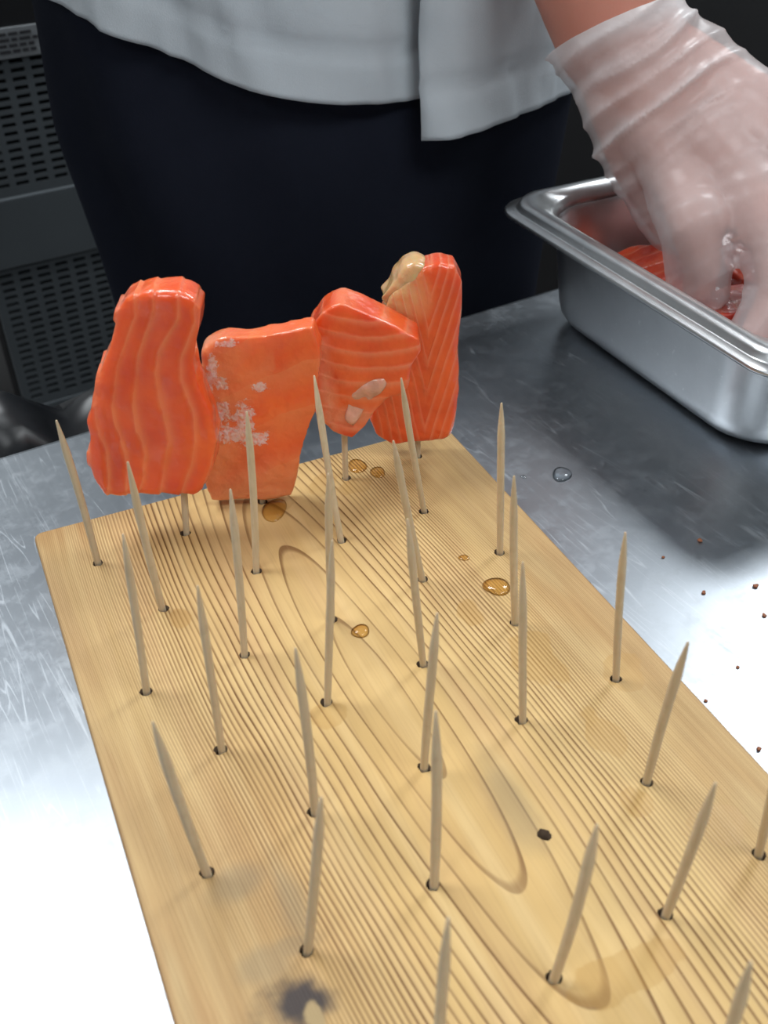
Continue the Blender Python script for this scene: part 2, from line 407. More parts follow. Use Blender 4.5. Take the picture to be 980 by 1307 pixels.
FISHPICKS = [(238,680,226,520,'wooden pick carrying the large striped salmon slab on the left'),
             (335,640,333,470,'wooden pick carrying the silvery pale salmon slab'),
             (441,610,436,440,'wooden pick carrying the pointed middle salmon piece'),
             (533,582,537,346,'wooden pick carrying the tall right salmon piece, tip poking out')]
HOLES = [at_z(a, b, Z0) for (a, b, *_ ) in PICKS + FISHPICKS] + [at_z(695, 1066, Z0)]
R_PICK = .00138
def board():
    bm = bmesh.new(); box_bm(bm, 0, BW, -BL, 0, -BT, 0)
    vert = [e for e in bm.edges if abs(e.verts[0].co.z-e.verts[1].co.z) > .01]
    bmesh.ops.bevel(bm, geom=vert, offset=.0035, segments=4, affect='EDGES', profile=.5)
    hor = [e for e in bm.edges if abs(e.verts[0].co.z-e.verts[1].co.z) < 1e-5 and len(e.link_faces) == 2 and abs(abs(e.link_faces[0].normal.z)-abs(e.link_faces[1].normal.z)) > .5]
    bmesh.ops.bevel(bm, geom=hor, offset=.0013, segments=3, affect='EDGES', profile=.5)
    me = bm_mesh('plank', bm); me.materials.append(M['wood']); me.materials.append(M['hole'])
    o = obj('cedar_plank', me, None, None, BO, -YAW, smooth=False)
    cb = bmesh.new(); inv = Matrix.Rotation(YAW, 4, 'Z')
    for h in HOLES:
        q = inv @ (h - BO); jx, jy = random.uniform(-.0004, .0006), random.uniform(-.0002, .0006)
        r = bmesh.ops.create_cone(cb, cap_ends=True, segments=18, radius1=.0020, radius2=.0022, depth=.02)
        wob = [random.uniform(.85, 1.12) for _ in range(18)]
        for v in r['verts']:
            a = int(round(math.atan2(v.co.y, v.co.x)/(2*math.pi)*18)) % 18
            v.co = Vector((v.co.x*wob[a], v.co.y*wob[a], v.co.z)) + Vector((q.x+jx, q.y+jy, -.003))
    cm = bm_mesh('cutter', cb); cm.materials.append(M['wood']); cm.materials.append(M['hole'])
    for p in cm.polygons: p.material_index = 1
    co = obj('cutter', cm, None, None, BO, -YAW)
    md = o.modifiers.new('holes', 'BOOLEAN'); md.object = co; md.operation = 'DIFFERENCE'; md.solver = 'EXACT'
    try: md.material_mode = 'INDEX'
    except Exception: pass
    realize(o); bpy.data.objects.remove(co, do_unlink=True)
    tag(o, 'wooden plank with grain lines and rows of peg holes lying on steel table', 'board')
    return o
plank = board()
def pick_mesh(base, tip, seed):
    rnd = random.Random(seed); ax = (tip-base); L = ax.length; z = ax.normalized()
    x = z.orthogonal().normalized(); y = z.cross(x); bend = Vector((rnd.uniform(-1, 1), rnd.uniform(-1, 1), 0))*.0006
    tp = rnd.uniform(.013, .018)
    prof = [(-.010/L, .96)]+[(k/8*(1-tp/L), .93+.07*min(1, k/3)+rnd.uniform(-.03, .03)) for k in range(9)]
    for k in range(1, 7):
        q = k/6; prof.append((1-tp/L*(1-q), 1.0-(.74*q**1.35)))
    prof.append((1+.0003/L, .12))
    rings = []
    for (h, rr) in prof:
        c = z*(h*L) + bend*math.sin(math.pi*max(0, min(1, h)))
        rings.append([c + (x*math.cos(a)+y*math.sin(a))*R_PICK*rr*(1+.05*math.cos(2*a+seed)) for a in [2*math.pi*j/14 for j in range(14)]])
    v, f = loft(rings, True, True, True); return mesh('wooden_pick', v, f)
for i, (bx, by, tx, ty, lab) in enumerate(PICKS+FISHPICKS):
    b = at_z(bx, by, Z0)
    hz = .0677 if i not in (25, 26) else .0677
    t = at_z(tx, ty, Z0+hz)
    if i >= len(PICKS): t = at_y(tx, ty, b.y+.002)
    # keep the pick a real length: slide the tip along its sight line until the length fits
    if i < len(PICKS):
        want = .069; best = min((abs((at_z(tx, ty, Z0+h)-b).length-want)+.35*abs(h-.0677), h) for h in [.055+.0005*k for k in range(40)])
        t = at_z(tx, ty, Z0+best[1])
    tag(obj('wooden_pick', pick_mesh(b, t, i), M['pick'], None, b), lab, 'wooden pick', 'wooden picks standing in the board')

# ------------------------------------------------------------------ salmon pieces
def slab_mesh(name, outline, thick, voxel=.0011, smooth_it=7, grow=.0008, rn=.0007, seed=0, bend=0.0):
    # outline: list of (x,z) in metres, in the plane of the slab; returns a solid rounded mesh, y is its thickness
    n = len(outline); cx = sum(p[0] for p in outline)/n; cz = sum(p[1] for p in outline)/n
    A = sum(outline[i][0]*outline[(i+1) % n][1]-outline[(i+1) % n][0]*outline[i][1] for i in range(n))
    pts = outline if A > 0 else outline[::-1]
    g = []
    for i in range(n):
        p, a, b = Vector(pts[i]), Vector(pts[i-1]), Vector(pts[(i+1) % n]); d = (b-a).normalized(); g.append(p+Vector((d.y, -d.x))*grow)
    v = [(p.x, -thick/2, p.y) for p in g]+[(p.x, thick/2, p.y) for p in g]
    f = [tuple(range(n)), tuple(range(2*n-1, n-1, -1))]+[(i, i+n, (i+1) % n+n, (i+1) % n) for i in range(n)]
    bm = bmesh.new(); vs = [bm.verts.new(q) for q in v]
    for q in f: bm.faces.new([vs[k] for k in q])
    bmesh.ops.triangulate(bm, faces=bm.faces[:]); o = obj(name, bm_mesh(name, bm))
    r = o.modifiers.new('r', 'REMESH'); r.mode = 'VOXEL'; r.voxel_size = voxel
    s = o.modifiers.new('s', 'SMOOTH'); s.iterations = smooth_it; s.factor = .6
    realize(o); me = o.data; bpy.data.objects.remove(o, do_unlink=True)
    nrm = [v.normal.copy() for v in me.vertices]
    for vv, nn in zip(me.vertices, nrm):
        q = vv.co.copy()
        dsp = noise.fractal(q*70+Vector((seed*7.1, seed*3.3, 0)), 1.0, 2.0, 3)*rn + noise.noise(q*28+Vector((seed, 0, seed)))*rn*2.2
        vv.co = q+nn*dsp + Vector((0, bend*((q.x-cx)**2)*14, 0))
    me.update(); return me
def set_attr(me, name, fn):
    a = me.attributes.new(name, 'FLOAT', 'POINT'); a.data.foreach_set('value', [fn(v.co) for v in me.vertices])
def interp(poly, y):
    if y <= poly[0][1]: return poly[0][0]
    for (a, b) in zip(poly, poly[1:]):
        if y <= b[1]: k = (y-a[1])/(b[1]-a[1]+1e-9); return a[0]+k*(b[0]-a[0])
    return poly[-1][0]
def fish(px_out, basepx, thick, mat, label, field, seed, patch=None, pale=None, yoff=0.0, lean=0.0, ridge=None):
    b = at_z(basepx[0], basepx[1], Z0); y0 = b.y+yoff
    pts = [at_y(x, y, y0) for (x, y) in px_out]
    me = slab_mesh('salmon_piece', [(p.x-b.x, p.z-b.z) for p in pts], thick, seed=seed, smooth_it=8, grow=.0022)
    def topx(co):
        return proj((b.x+co.x, y0, b.z+co.z))
    pxs = [topx(v.co) for v in me.vertices]
    vals = [field(*q) for q in pxs]
    if ridge:
        nrm = [v.normal.copy() for v in me.vertices]
        for v, s, nn in zip(me.vertices, vals, nrm):
            fr = s-math.floor(s); v.co += nn*ridge*(fr-.5)
    for v in me.vertices: v.co.y += lean*v.co.z
    a = me.attributes.new('band', 'FLOAT', 'POINT'); a.data.foreach_set('value', vals)
    if pale:
        a = me.attributes.new('pale', 'FLOAT', 'POINT'); a.data.foreach_set('value', [max(0.0, min(1.0, pale(*q))) for q in pxs])
    if patch:
        a = me.attributes.new('patch', 'FLOAT', 'POINT'); a.data.foreach_set('value', [patch(*q) for q in pxs])
    o = obj('salmon_piece', me, mat, None, Vector((b.x, y0, b.z))); tag(o, label, 'salmon piece', 'salmon pieces skewered on picks'); return o
def c4(p): return (100+p[0]/3.0625, 330+p[1]/3.0625)
L1 = [c4(p) for p in ((215,240),(150,430),(135,560),(150,640),(188,740),(200,880))]
L2 = [c4(p) for p in ((285,215),(225,400),(215,560),(230,650),(265,750),(262,850),(240,890))]
L3 = [c4(p) for p in ((385,240),(310,370),(300,450),(330,580),(360,700),(340,800),(325,880))]
L4 = [c4(p) for p in ((450,260),(392,400),(400,470),(450,600),(465,700),(440,800),(405,880))]
def f1(x, y):
    xs = [interp(L, y) for L in (L1, L2, L3, L4)]; xs = [xs[0]-24]+xs+[xs[3]+26]
    for i in range(5):
        if x < xs[i+1] or i == 4: return i+(x-xs[i])/max(6, xs[i+1]-xs[i])+2
F1 = [(150,405),(160,393),(178,387),(200,386),(228,388),(246,400),(246,425),(239,455),(239,475),(250,505),(262,530),(269,560),(270,590),(262,605),(246,617),(235,616),(200,617),(160,618),(140,620),(128,605),(120,585),(122,560),(122,548),(118,538),(119,534),(125,530),(130,500),(136,470),(145,445),(150,425)]
fish(F1, (238,680), .015, M['salmon'], 'large striped orange salmon slab on the leftmost loaded pick', f1, 1, ridge=.0009, lean=.10)
F2 = [(268,446),(285,435),(320,433),(360,428),(397,420),(402,440),(402,470),(398,520),(387,545),(376,575),(372,600),(370,622),(340,627),(300,627),(275,629),(268,610),(266,570),(265,530),(267,490)]
def f2(x, y): return (y*.9+x*.42-(x-330)**2*.0012)/52.0
def pa2(x, y):
    m = 0
    for (a, b, ra, rb) in ((272,470,7,22),(283,482,10,8),(283,520,12,14),(300,548,26,10),(312,535,12,26),(330,553,14,8),(333,490,9,6),(268,500,5,40),(290,434,14,4)):
        m = max(m, 1.15-math.hypot((x-a)/ra, (y-b)/rb)*.6)
    return max(0, m)
fish(F2, (335,640), .0095, M['salmon2'], 'pale salmon slab with silvery skin patches, second from left', f2, 2, patch=pa2, lean=.03, pale=lambda x, y: max(.75*(1-(x-266)/60), .6*(y-560)/50, .4*(1-abs(y-470-.4*(330-x))/25)*(x < 350)))
F3 = [(400,420),(415,400),(428,391),(440,390),(460,398),(490,412),(531,433),(532,442),(518,460),(515,485),(505,495),(492,495),(475,515),(462,535),(448,547),(430,540),(415,528),(403,510),(400,470)]
def f3(x, y):
    if x < 420 and y > 440: pass
    return (y-.10*(x-400)+.0022*(x-455)**2)/19.0 + (.8 if x < 0 else 0)
o3 = fish(F3, (441,610), .016, M['salmon3'], 'pointed salmon chunk with pale fat at its lower tip, third from left', f3, 3, lean=.06, pale=lambda x, y: max(.8*(1-abs(x-418+(y-500)*-.15)/16)*(y > 425), .7*(1-abs(y-525)/18)))
F4 = [(489,402),(500,380),(520,365),(533,356),(545,344),(560,341),(575,344),(582,360),(580,395),(577,420),(575,460),(577,490),(572,530),(566,545),(545,550),(520,553),(502,557),(485,545),(478,530),(485,505),(490,480),(490,440)]
def f4(x, y): return (abs(x-(545-(y-440)*.04))*1.25+(y-340)*.36)/14.0+3
o4 = fish(F4, (533,582), .013, M['salmon4'], 'tall salmon slab with yellowish fat on its shoulder, rightmost of four', f4, 4, lean=.05, pale=lambda x, y: 1.5-((x-512)**2+(y-376)**2)**.5/30)
# fat on the two right pieces, built as bodies of their own
def fat_part(name, outline, parent, front, thick, mat, seed, lean=.05):
    y0 = parent.location.y
    pts = [at_y(x, y, y0-.008) for (x, y) in outline]
    me = slab_mesh(name, [(p.x-parent.location.x, p.z-parent.location.z) for p in pts], thick, voxel=.0009, smooth_it=6, rn=.0016, seed=seed)
    for v in me.vertices: v.co.y += front+lean*v.co.z
    o = obj(name, me, mat, parent); return o
tag(fat_part('fat_strip', [(489,402),(487,392),(500,380),(510,368),(520,354),(530,350),(541,354),(541,366),(531,380),(518,392),(505,402)], o4, .0012, .0110, M['fat'], 9), 'pale yellow fat')
tag(fat_part('fat_strip', [(443,520),(448,508),(462,498),(476,488),(490,487),(494,494),(484,505),(470,520),(460,534),(450,545),(442,538)], o3, -.0062, .0050, M['fatpink'], 10), 'whitish fat')

# ------------------------------------------------------------------ steel pan
PYAW = math.radians(-25.6)
pex = Vector((math.cos(PYAW), -math.sin(PYAW), 0)); pey = Vector((math.sin(PYAW), math.cos(PYAW), 0))
PH = .070; PLX, PLY = .265, .228
PC0 = Vector((.0655, .566, TABLE))               # outer rim corner, far left
pan = empty('steel_pan', PC0+pex*(PLX/2)-pey*(PLY/2), -PYAW); tag(pan, 'rectangular stainless steel food pan holding salmon pieces', 'food pan')
def rrect(hx, hy, r, z, k=10):
    out = []
    for (sx, sy, a0) in ((1, 1, 0), (-1, 1, 90), (-1, -1, 180), (1, -1, 270)):
        for j in range(k+1):
            a = math.radians(a0+90*j/k); out.append(Vector((sx*(hx-r)+r*math.cos(a), sy*(hy-r)+r*math.sin(a), z)))
    return out
def pan_rim():
    H = PH; hx, hy = PLX/2, PLY/2
    prof = [(.0006, H-.0075, .020), (0, H-.0065, .020), (.0004, H-.0058, .020), (.0042, H-.0054, .019), (.0052, H-.0046, .019), (.0058, H-.0020, .019),
            (.0075, H-.0003, .018), (.0100, H, .018), (.0125, H-.0006, .018), (.0140, H-.0022, .022), (.0150, H-.0034, .030), (.0162, H-.0052, .034), (.0166, H-.009, .034)]
    v, f = loft([rrect(hx-o, hy-o, r, z) for (o, z, r) in prof]); return mesh('rim', v, f)
def pan_body():
    H = PH; hx, hy = PLX/2, PLY/2
    prof = [(.0164, H-.0075, .034), (.0168, H-.012, .034), (.0185, H*.55, .034), (.0205, .016, .034), (.0217, .010, .034), (.0247, .0052, .032), (.0300, .0018, .028), (.0380, .0004, .022), (.060, .0004, .012)]
    v, f = loft([rrect(hx-o, hy-o, r, z) for (o, z, r) in prof], True, False, True); return mesh('pan_body', v, f)
for nm, fn in (('pan_body', pan_body), ('rim', pan_rim)):
    o = obj(nm, fn(), M['pan'], pan); s = o.modifiers.new('sol', 'SOLIDIFY'); s.thickness = .0007; s.offset = 1.0
# salmon in the pan
def chunk_mesh(seed, L, Wd, Th):
    rnd = random.Random(seed); n = 12; out = []
    for k in range(n):
        a = 2*math.pi*k/n; c, s = math.cos(a), math.sin(a)
        m = max(abs(c), abs(s))**.55
        out.append((c/m*L/2*rnd.uniform(.82, 1.08), s/m*Wd/2*rnd.uniform(.82, 1.08)))
    me = slab_mesh('salmon_chunk', out, Th, voxel=.0018, smooth_it=6, rn=.0011, seed=seed, bend=rnd.uniform(-.3, .3))
    set_attr(me, 'band', lambda c: 20+c.x*95+c.z*30+(c.z*40)**2)
    return me
chunks = [chunk_mesh(20+k, *d) for k, d in enumerate(((.075, .045, .020), (.060, .042, .022), (.085, .040, .018), (.055, .048, .020)))]
def panpt(a, b, z): return PC0+pex*a-pey*b+Vector((0, 0, z))
CH = [ # along far side, along left side, height, tilt about x, spin, which, label
 (.066,.072,.028,1.05,2.0,0,'salmon chunk in the pan nearest the left wall, left of the gloved fingers'),
 (.085,.112,.022,1.40,.4,1,'salmon chunk in the pan just below the gloved fingers'),
 (.140,.080,.018,1.5,2.1,2,'salmon chunk in the pan under the gloved index finger'),
 (.165,.130,.022,1.3,.6,3,'salmon chunk in the pan between the curled fingers and the near rim'),
 (.120,.165,.018,1.5,1.7,1,'salmon chunk in the pan close to the near left rim'),
 (.195,.080,.020,1.4,2.8,0,'salmon chunk in the pan by the right edge of the picture'),
 (.190,.170,.018,1.55,.2,2,'salmon chunk in the near right part of the pan'),
 (.070,.140,.017,1.5,2.5,3,'salmon chunk in the pan hidden behind the left rim'),
]
for ci, (a, b, h, tilt, spin, k, lab) in enumerate(CH):
    o = obj('salmon_chunk', chunks[k], M['salmon_pan'], None, panpt(a, b, h)); o.rotation_euler = (tilt, 0, spin)
    tag(o, lab, 'salmon piece', 'salmon pieces lying in the pan')

# ------------------------------------------------------------------ droplets and crumbs
def drop_mesh(seed, rx, ry, h):
    rnd = random.Random(seed); rings = []; ph = [rnd.uniform(0, 6.28) for _ in range(3)]
    for (k, z) in ((1.0, -.0003/h), (1.0, 0.0), (.97, .28), (.88, .55), (.7, .80), (.42, .95), (.12, 1.0)):
        ring = []
        for j in range(28):
            a = 2*math.pi*j/28; m = 1+.08*math.sin(2*a+ph[0])+.05*math.sin(3*a+ph[1])
            ring.append(Vector((rx*k*m*math.cos(a), ry*k*m*math.sin(a), z*h)))
        rings.append(ring)
    v, f = loft(rings, True, True, True); return mesh('droplet', v, f)
for i, (px, py, rx, ry, h, z, mt, lab) in enumerate((
    (460,806,.0036,.0032,.0016,Z0,'juice','round amber droplet on the board inside the oval grain'),
    (634,749,.0050,.0052,.0018,Z0,'juice','large amber droplet on the board near its right edge'),
    (592,712,.0022,.0018,.0006,Z0,'juice','tiny amber droplet uphill of the large droplet'),
    (350,651,.0075,.0055,.0012,Z0,'juice','flat juice drop under the silvery pale salmon slab'),
    (456,595,.0050,.0045,.0013,Z0,'juice','juice drop at the foot of the middle salmon pick'),
    (482,603,.0035,.0040,.0011,Z0,'juice','smaller juice drop right of the middle salmon pick'),
    (717,606,.0062,.0042,.0018,TABLE,'water','clear water droplet on the steel table beside the pan'),
    (668,609,.0014,.0012,.0006,TABLE,'water','tiny water droplet on the table between board and pan'))):
    o = obj('droplet', drop_mesh(i, rx, ry, h), M[mt], None, at_z(px, py, z), random.uniform(0, 3)); tag(o, lab, 'droplet')
def crumb_mesh(seed, r):
    bm = bmesh.new(); bmesh.ops.create_icosphere(bm, subdivisions=2, radius=r)
    for v in bm.verts: v.co *= 1+.5*noise.noise(v.co*900+Vector((seed, seed, 0))); v.co.z = v.co.z*.6+r*.5
    return bm_mesh('crumb', bm)
CL = ['topmost of those right of the board', 'straight below the topmost one', 'right-hand one just below the pan', 'large one beside the right board edge', 'lowest one at the right edge of the picture', 'in the bright glare right of the leaning pick', 'closest to the right board edge in the glare', 'leftmost of those right of the board', 'far right, just above the glare']
cr = [crumb_mesh(k, .0007+.0002*(k % 3)) for k in range(3)]
for i, (px, py, k) in enumerate(((893,691,2),(898,757,1),(964,749,2),(917,933,2),(968,957,1),(941,852,0),(900,895,0),(846,712,0),(975,786,1),(640,1500,0))[:9]):
    tag(obj('crumb', cr[k], M['crumb'], None, at_z(px, py, TABLE), i), 'tiny reddish crumb on the steel table, '+CL[i], 'crumb', 'crumbs on the steel table')
tag(obj('wood_splinter', cr[0], M['pick'], None, at_z(398, 1024, Z0)), 'tiny wood splinter beside a pick base left of centre', 'splinter')

# ------------------------------------------------------------------ cooler cabinet behind the cook
UT = .70
unit = empty('cooler_cabinet', st(0, UT, 0), TROT); tag(unit, 'black cooler cabinet with grey slotted vent panels behind the cook', 'cabinet')
obj('cabinet_body', box('cabinet_body', .115, 1.75, .03, .65, .10, 1.16, .006), M['unit'], unit, smooth=False)
obj('front_panel', box('front_panel', .66, 1.75, 0, .03, .12, 1.15, .004), M['unit'], unit, smooth=False)
for a in (.18, 1.68):
    for b in (.08, .60): obj('foot', box('foot', a-.03, a+.03, b-.03, b+.03, 0, .10), M['unit'], unit, smooth=False)
def vent(x0, x1, z0, z1, cw, ch, px_, pz, margin):
    # sheet with real slot openings, turned back at its edges
    bm = bmesh.new(); xs = [x0]; x = x0+margin
    while x+cw < x1-margin: xs += [x, x+cw]; x += px_
    xs.append(x1); zs = [z0]; z = z0+margin
    while z+ch < z1-margin*.4: zs += [z, z+ch]; z += pz
    zs.append(z1)
    grid = [[bm.verts.new((a, 0, b)) for b in zs] for a in xs]
    for i in range(len(xs)-1):
        for j in range(len(zs)-1):
            if i % 2 == 1 and j % 2 == 1: continue
            bm.faces.new((grid[i][j], grid[i+1][j], grid[i+1][j+1], grid[i][j+1]))
    ext = bmesh.ops.extrude_face_region(bm, geom=bm.faces[:])
    for e in ext['geom']:
        if isinstance(e, bmesh.types.BMVert): e.co.y += .004
    return bm_mesh('vent_grille', bm)
for (z0, z1) in ((Z0-.142, Z0+.000), (Z0-.40, Z0-.222)):
    obj('vent_grille', vent(.118, .655, z0, z1, .0145, .0042, .0215, .0088, .010), M['vent'], unit, smooth=False)
obj('middle_band', box('middle_band', .118, .655, -.003, .02, Z0-.2215, Z0-.1425, .002), M['vent'], unit, smooth=False)
obj('top_band', box('top_band', .118, .655, -.001, .02, Z0+.0005, Z0+.20, .002), M['unit'], unit, smooth=False)
obj('kick_panel', box('kick_panel', .118, .655, -.001, .02, .12, Z0-.4005, .002), M['vent'], unit, smooth=False)
obj('vent_inside', box('vent_inside', .118, .655, .022, .029, .12, 1.14), M['ventdark'], unit, smooth=False)
lp = obj('label_plate', box('label_plate', .10+.02, .232, -.004, -.001, Z0-.003, Z0+.026, .0006), M['labelplate'], unit, smooth=False); tag(lp, 'grey plate with lines of small print')
bm = bmesh.new()
for r in range(4):
    x = .124
    while x < .222:
        w = random.uniform(.004, .012); w = min(w, .226-x); box_bm(bm, x, x+w, -.0046, -.0040, Z0+.0185-r*.0055, Z0+.0215-r*.0055); x += w+.0022
obj('print_line', bm_mesh('print_line', bm), M['ink'], lp, smooth=False)

# ------------------------------------------------------------------ black bag hanging at the table's far edge
def bag():
    rings = []; N = 90
    for k in range(40):
        q = k/39; ring = []
        # cross-section runs front-top-back-bottom around a flat hanging bag
        for j in range(48):
            a = 2*math.pi*j/48; ct, sz = math.cos(a), math.sin(a)
            s = -.42+q*.55
            tt = .046+.038*ct*(abs(ct)**-.3 if abs(ct) > 1e-6 else 1)
            zz = -.252+.235*(math.copysign(abs(sz)**.45, sz))
            endk = min(1, math.sqrt(max(.02, 1-(2*q-1)**8)))
            tt = .046+(tt-.046)*endk
            top = max(0, sz)
            zz += top*(.010*math.sin(s*38)+.008*math.sin(s*91+1))
            p = Vector((s, tt, zz)); d = noise.fractal(p*26, 1.0, 2.0, 4)*.013 + abs(noise.noise(p*60))*.006
            ring.append(p+Vector((0, ct*d, sz*d*1.3)))
        rings.append(ring)
    v, f = loft(rings, True, True, True); return mesh('trash_bag', v, f)
tag(obj('trash_bag', bag(), M['bag'], None, Vector((E0[0], E0[1], TABLE)), TROT), 'crumpled black plastic bag at the far left table edge', 'plastic bag')

# ------------------------------------------------------------------ the cook
PS, PT = .30, .20
person = empty('person', st(PS, PT, 0), TROT); tag(person, 'person in white coat and dark apron reaching a clear-gloved hand into the pan', 'person')
pinv = Matrix.Rotation(-TROT, 4, 'Z') @ Matrix.Translation(-st(PS, PT, 0))
def loc(p): return pinv @ Vector(p)                 # world point into the person's own frame
def tube(bm, p0, r0, p1, r1, seg=14, flat=None):
    p0, p1 = Vector(p0), Vector(p1); z = (p1-p0); L = z.length; z.normalize(); x = z.orthogonal().normalized(); y = z.cross(x)
    rings = []
    for k in range(5): a = math.pi/2*(1-k/5); rings.append((p0-z*r0*math.sin(a), r0*math.cos(a)))
    for k in range(5): q = k/4; rings.append((p0+z*L*q, r0+(r1-r0)*q))
    for k in range(1, 6): a = math.pi/2*k/5; rings.append((p1+z*r1*math.sin(a), max(1e-4, r1*math.cos(a))))
    pts = [[bm.verts.new(c+(x*math.cos(2*math.pi*j/seg)+y*math.sin(2*math.pi*j/seg))*max(r, 1e-4)) for j in range(seg)] for (c, r) in rings]
    for i in range(len(pts)-1):
        for j in range(seg): bm.faces.new((pts[i][j], pts[i][(j+1) % seg], pts[i+1][(j+1) % seg], pts[i+1][j]))
    bm.faces.new(pts[0][::-1]); bm.faces.new(pts[-1])
def chain(bm, pts):
    for (a, ra), (b, rb) in zip(pts, pts[1:]): tube(bm, a, ra, b, rb)
def union(name, bm, voxel, it=6):
    o = obj(name, bm_mesh(name, bm)); r = o.modifiers.new('r', 'REMESH'); r.mode = 'VOXEL'; r.voxel_size = voxel
    s = o.modifiers.new('s', 'SMOOTH'); s.iterations = it; s.factor = .5
    realize(o); me = o.data; bpy.data.objects.remove(o, do_unlink=True); return me
# joints of the reaching arm and hand, world space
def P(px, py, y): return at_y(px, py, y)
ELB = Vector((.048, .685, Z0+.335))
WR = P(788, 45, .588)
KN = {'index': P(868, 232, .535), 'middle': P(945, 228, .525), 'ring': P(1015, 222, .525), 'little': P(1078, 205, .535)}
FING = {'index': [P(884, 290, .508), P(897, 335, .502), P(893, 366, .505)],
        'middle': [P(985, 305, .492), P(994, 378, .476), P(962, 430, .466)],
        'ring': [P(1060, 300, .492), P(1066, 370, .476), P(1040, 425, .466)],
        'little': [P(1120, 275, .515), P(1125, 335, .510), P(1105, 375, .515)]}
THUMB = [P(792, 122, .572), P(818, 205, .568), P(860, 282, .556), P(892, 335, .540)]
SH_L = st(PS+.195, PT+.05, Z0+.50); SH_R = st(PS-.195, PT+.05, Z0+.50)
def hand_bm(bm, g=0.0, forearm=True, fr=.0095):
    if forearm: chain(bm, [(ELB, .043+g), (ELB.lerp(WR, .3), .043+g), (ELB.lerp(WR, .75), .038+g), (WR, .033+g)])
    for k, f in KN.items():
        chain(bm, [(WR.lerp(f, .02), .024+g), (WR.lerp(f, .5), .019+g), (f, .0145+g)])
        w = {'index': fr*1.15, 'middle': fr*1.1, 'ring': fr, 'little': fr*.88}[k]
        pts = FING[k]; chain(bm, [(f, w*1.25+g), (pts[0], w*1.12+g), (pts[1], w+g), (pts[2], w*.9+g)])
    # web of the back of the hand
    ks = list(KN.values())
    for a, b in zip(ks, ks[1:]): tube(bm, a.lerp(WR, .25), .0155+g, b.lerp(WR, .25), .0155+g)
    chain(bm, [(WR, .022+g), (THUMB[0], .0195+g), (THUMB[1], .0175+g), (THUMB[2], .0140+g), (THUMB[3], .0110+g)])
bm = bmesh.new()
hand_bm(bm)
# rest of the body, one figure
hip = st(PS, PT, Z0-.02); chest = st(PS, PT, Z0+.38); neck = st(PS, PT-.01, Z0+.56); hd = st(PS, PT-.06, Z0+.70)
tube(bm, SH_L, .050, ELB, .043); 
ELB_R = st(PS-.27, PT+.04, Z0+.28); WR_R = st(PS-.20, PT-.17, Z0+.36)
chain(bm, [(SH_R, .050), (ELB_R, .042), (WR_R, .028)])
hr = WR_R; dr = (st(PS-.10, PT-.22, Z0+.38)-hr).normalized()
for k in range(4):
    off = Vector((0, 0, .024-.017*k)); chain(bm, [(hr, .02), (hr+dr*.085+off, .013), (hr+dr*.13+off+Vector((.01, 0, -.008)), .0095), (hr+dr*.155+off+Vector((.005, .012, -.02)), .008)])
chain(bm, [(hr, .018), (hr+dr*.045+Vector((.01, -.02, .035)), .013), (hr+dr*.085+Vector((.02, -.03, .045)), .010)])
for sg in (-1, 1):
    chain(bm, [(st(PS+sg*.070, PT+.01, Z0-.06), .074), (st(PS+sg*.085, PT, Z0-.42), .052), (st(PS+sg*.10, PT+.01, .09), .040)])
    tube(bm, st(PS+sg*.105, PT+.03, .045), .038, st(PS+sg*.115, PT-.13, .035), .030)
    chain(bm, [(st(PS+sg*.065, PT+.01, Z0-.02), .080), (st(PS+sg*.06, PT+.01, Z0+.15), .082), (st(PS+sg*.075, PT, Z0+.38), .105), (st(PS+sg*.15, PT+.03, Z0+.50), .06)])
tube(bm, st(PS-.05, PT, Z0+.2), .10, st(PS+.05, PT, Z0+.2), .10)
chain(bm, [(chest, .10), (neck, .055), (st(PS, PT-.03, Z0+.62), .052)])
tube(bm, hd+Vector((0, 0, .02)), .085, st(PS, PT-.01, Z0+.73), .085)
tube(bm, st(PS, PT-.08, Z0+.63), .045, hd, .070)
tube(bm, st(PS, PT-.155, Z0+.68), .012, st(PS, PT-.135, Z0+.72), .009)
for sg in (-1, 1): tube(bm, st(PS+sg*.082, PT-.03, Z0+.68), .012, st(PS+sg*.086, PT-.025, Z0+.72), .016)
for v in bm.verts: v.co = loc(v.co)
body = obj('body', union('body', bm, .0055, 3), M['skin'], person)
# hair, eyes, mouth line
bm = bmesh.new(); bmesh.ops.create_uvsphere(bm, u_segments=32, v_segments=20, radius=.093)
for v in bm.verts:
    v.co.y *= 1.12; v.co += Vector((0, 0, 0))
    if v.co.z < -.01 and v.co.y < .02: v.co *= .8
hair = obj('hair', bm_mesh('hair', bm), M['hair'], person, loc(st(PS, PT-.015, Z0+.755)))
for sg in (-1, 1):
    bm = bmesh.new(); bmesh.ops.create_uvsphere(bm, u_segments=16, v_segments=10, radius=.012)
    obj('eye', bm_mesh('eye', bm), M['eye'], person, loc(st(PS+sg*.032, PT-.128, Z0+.715)))
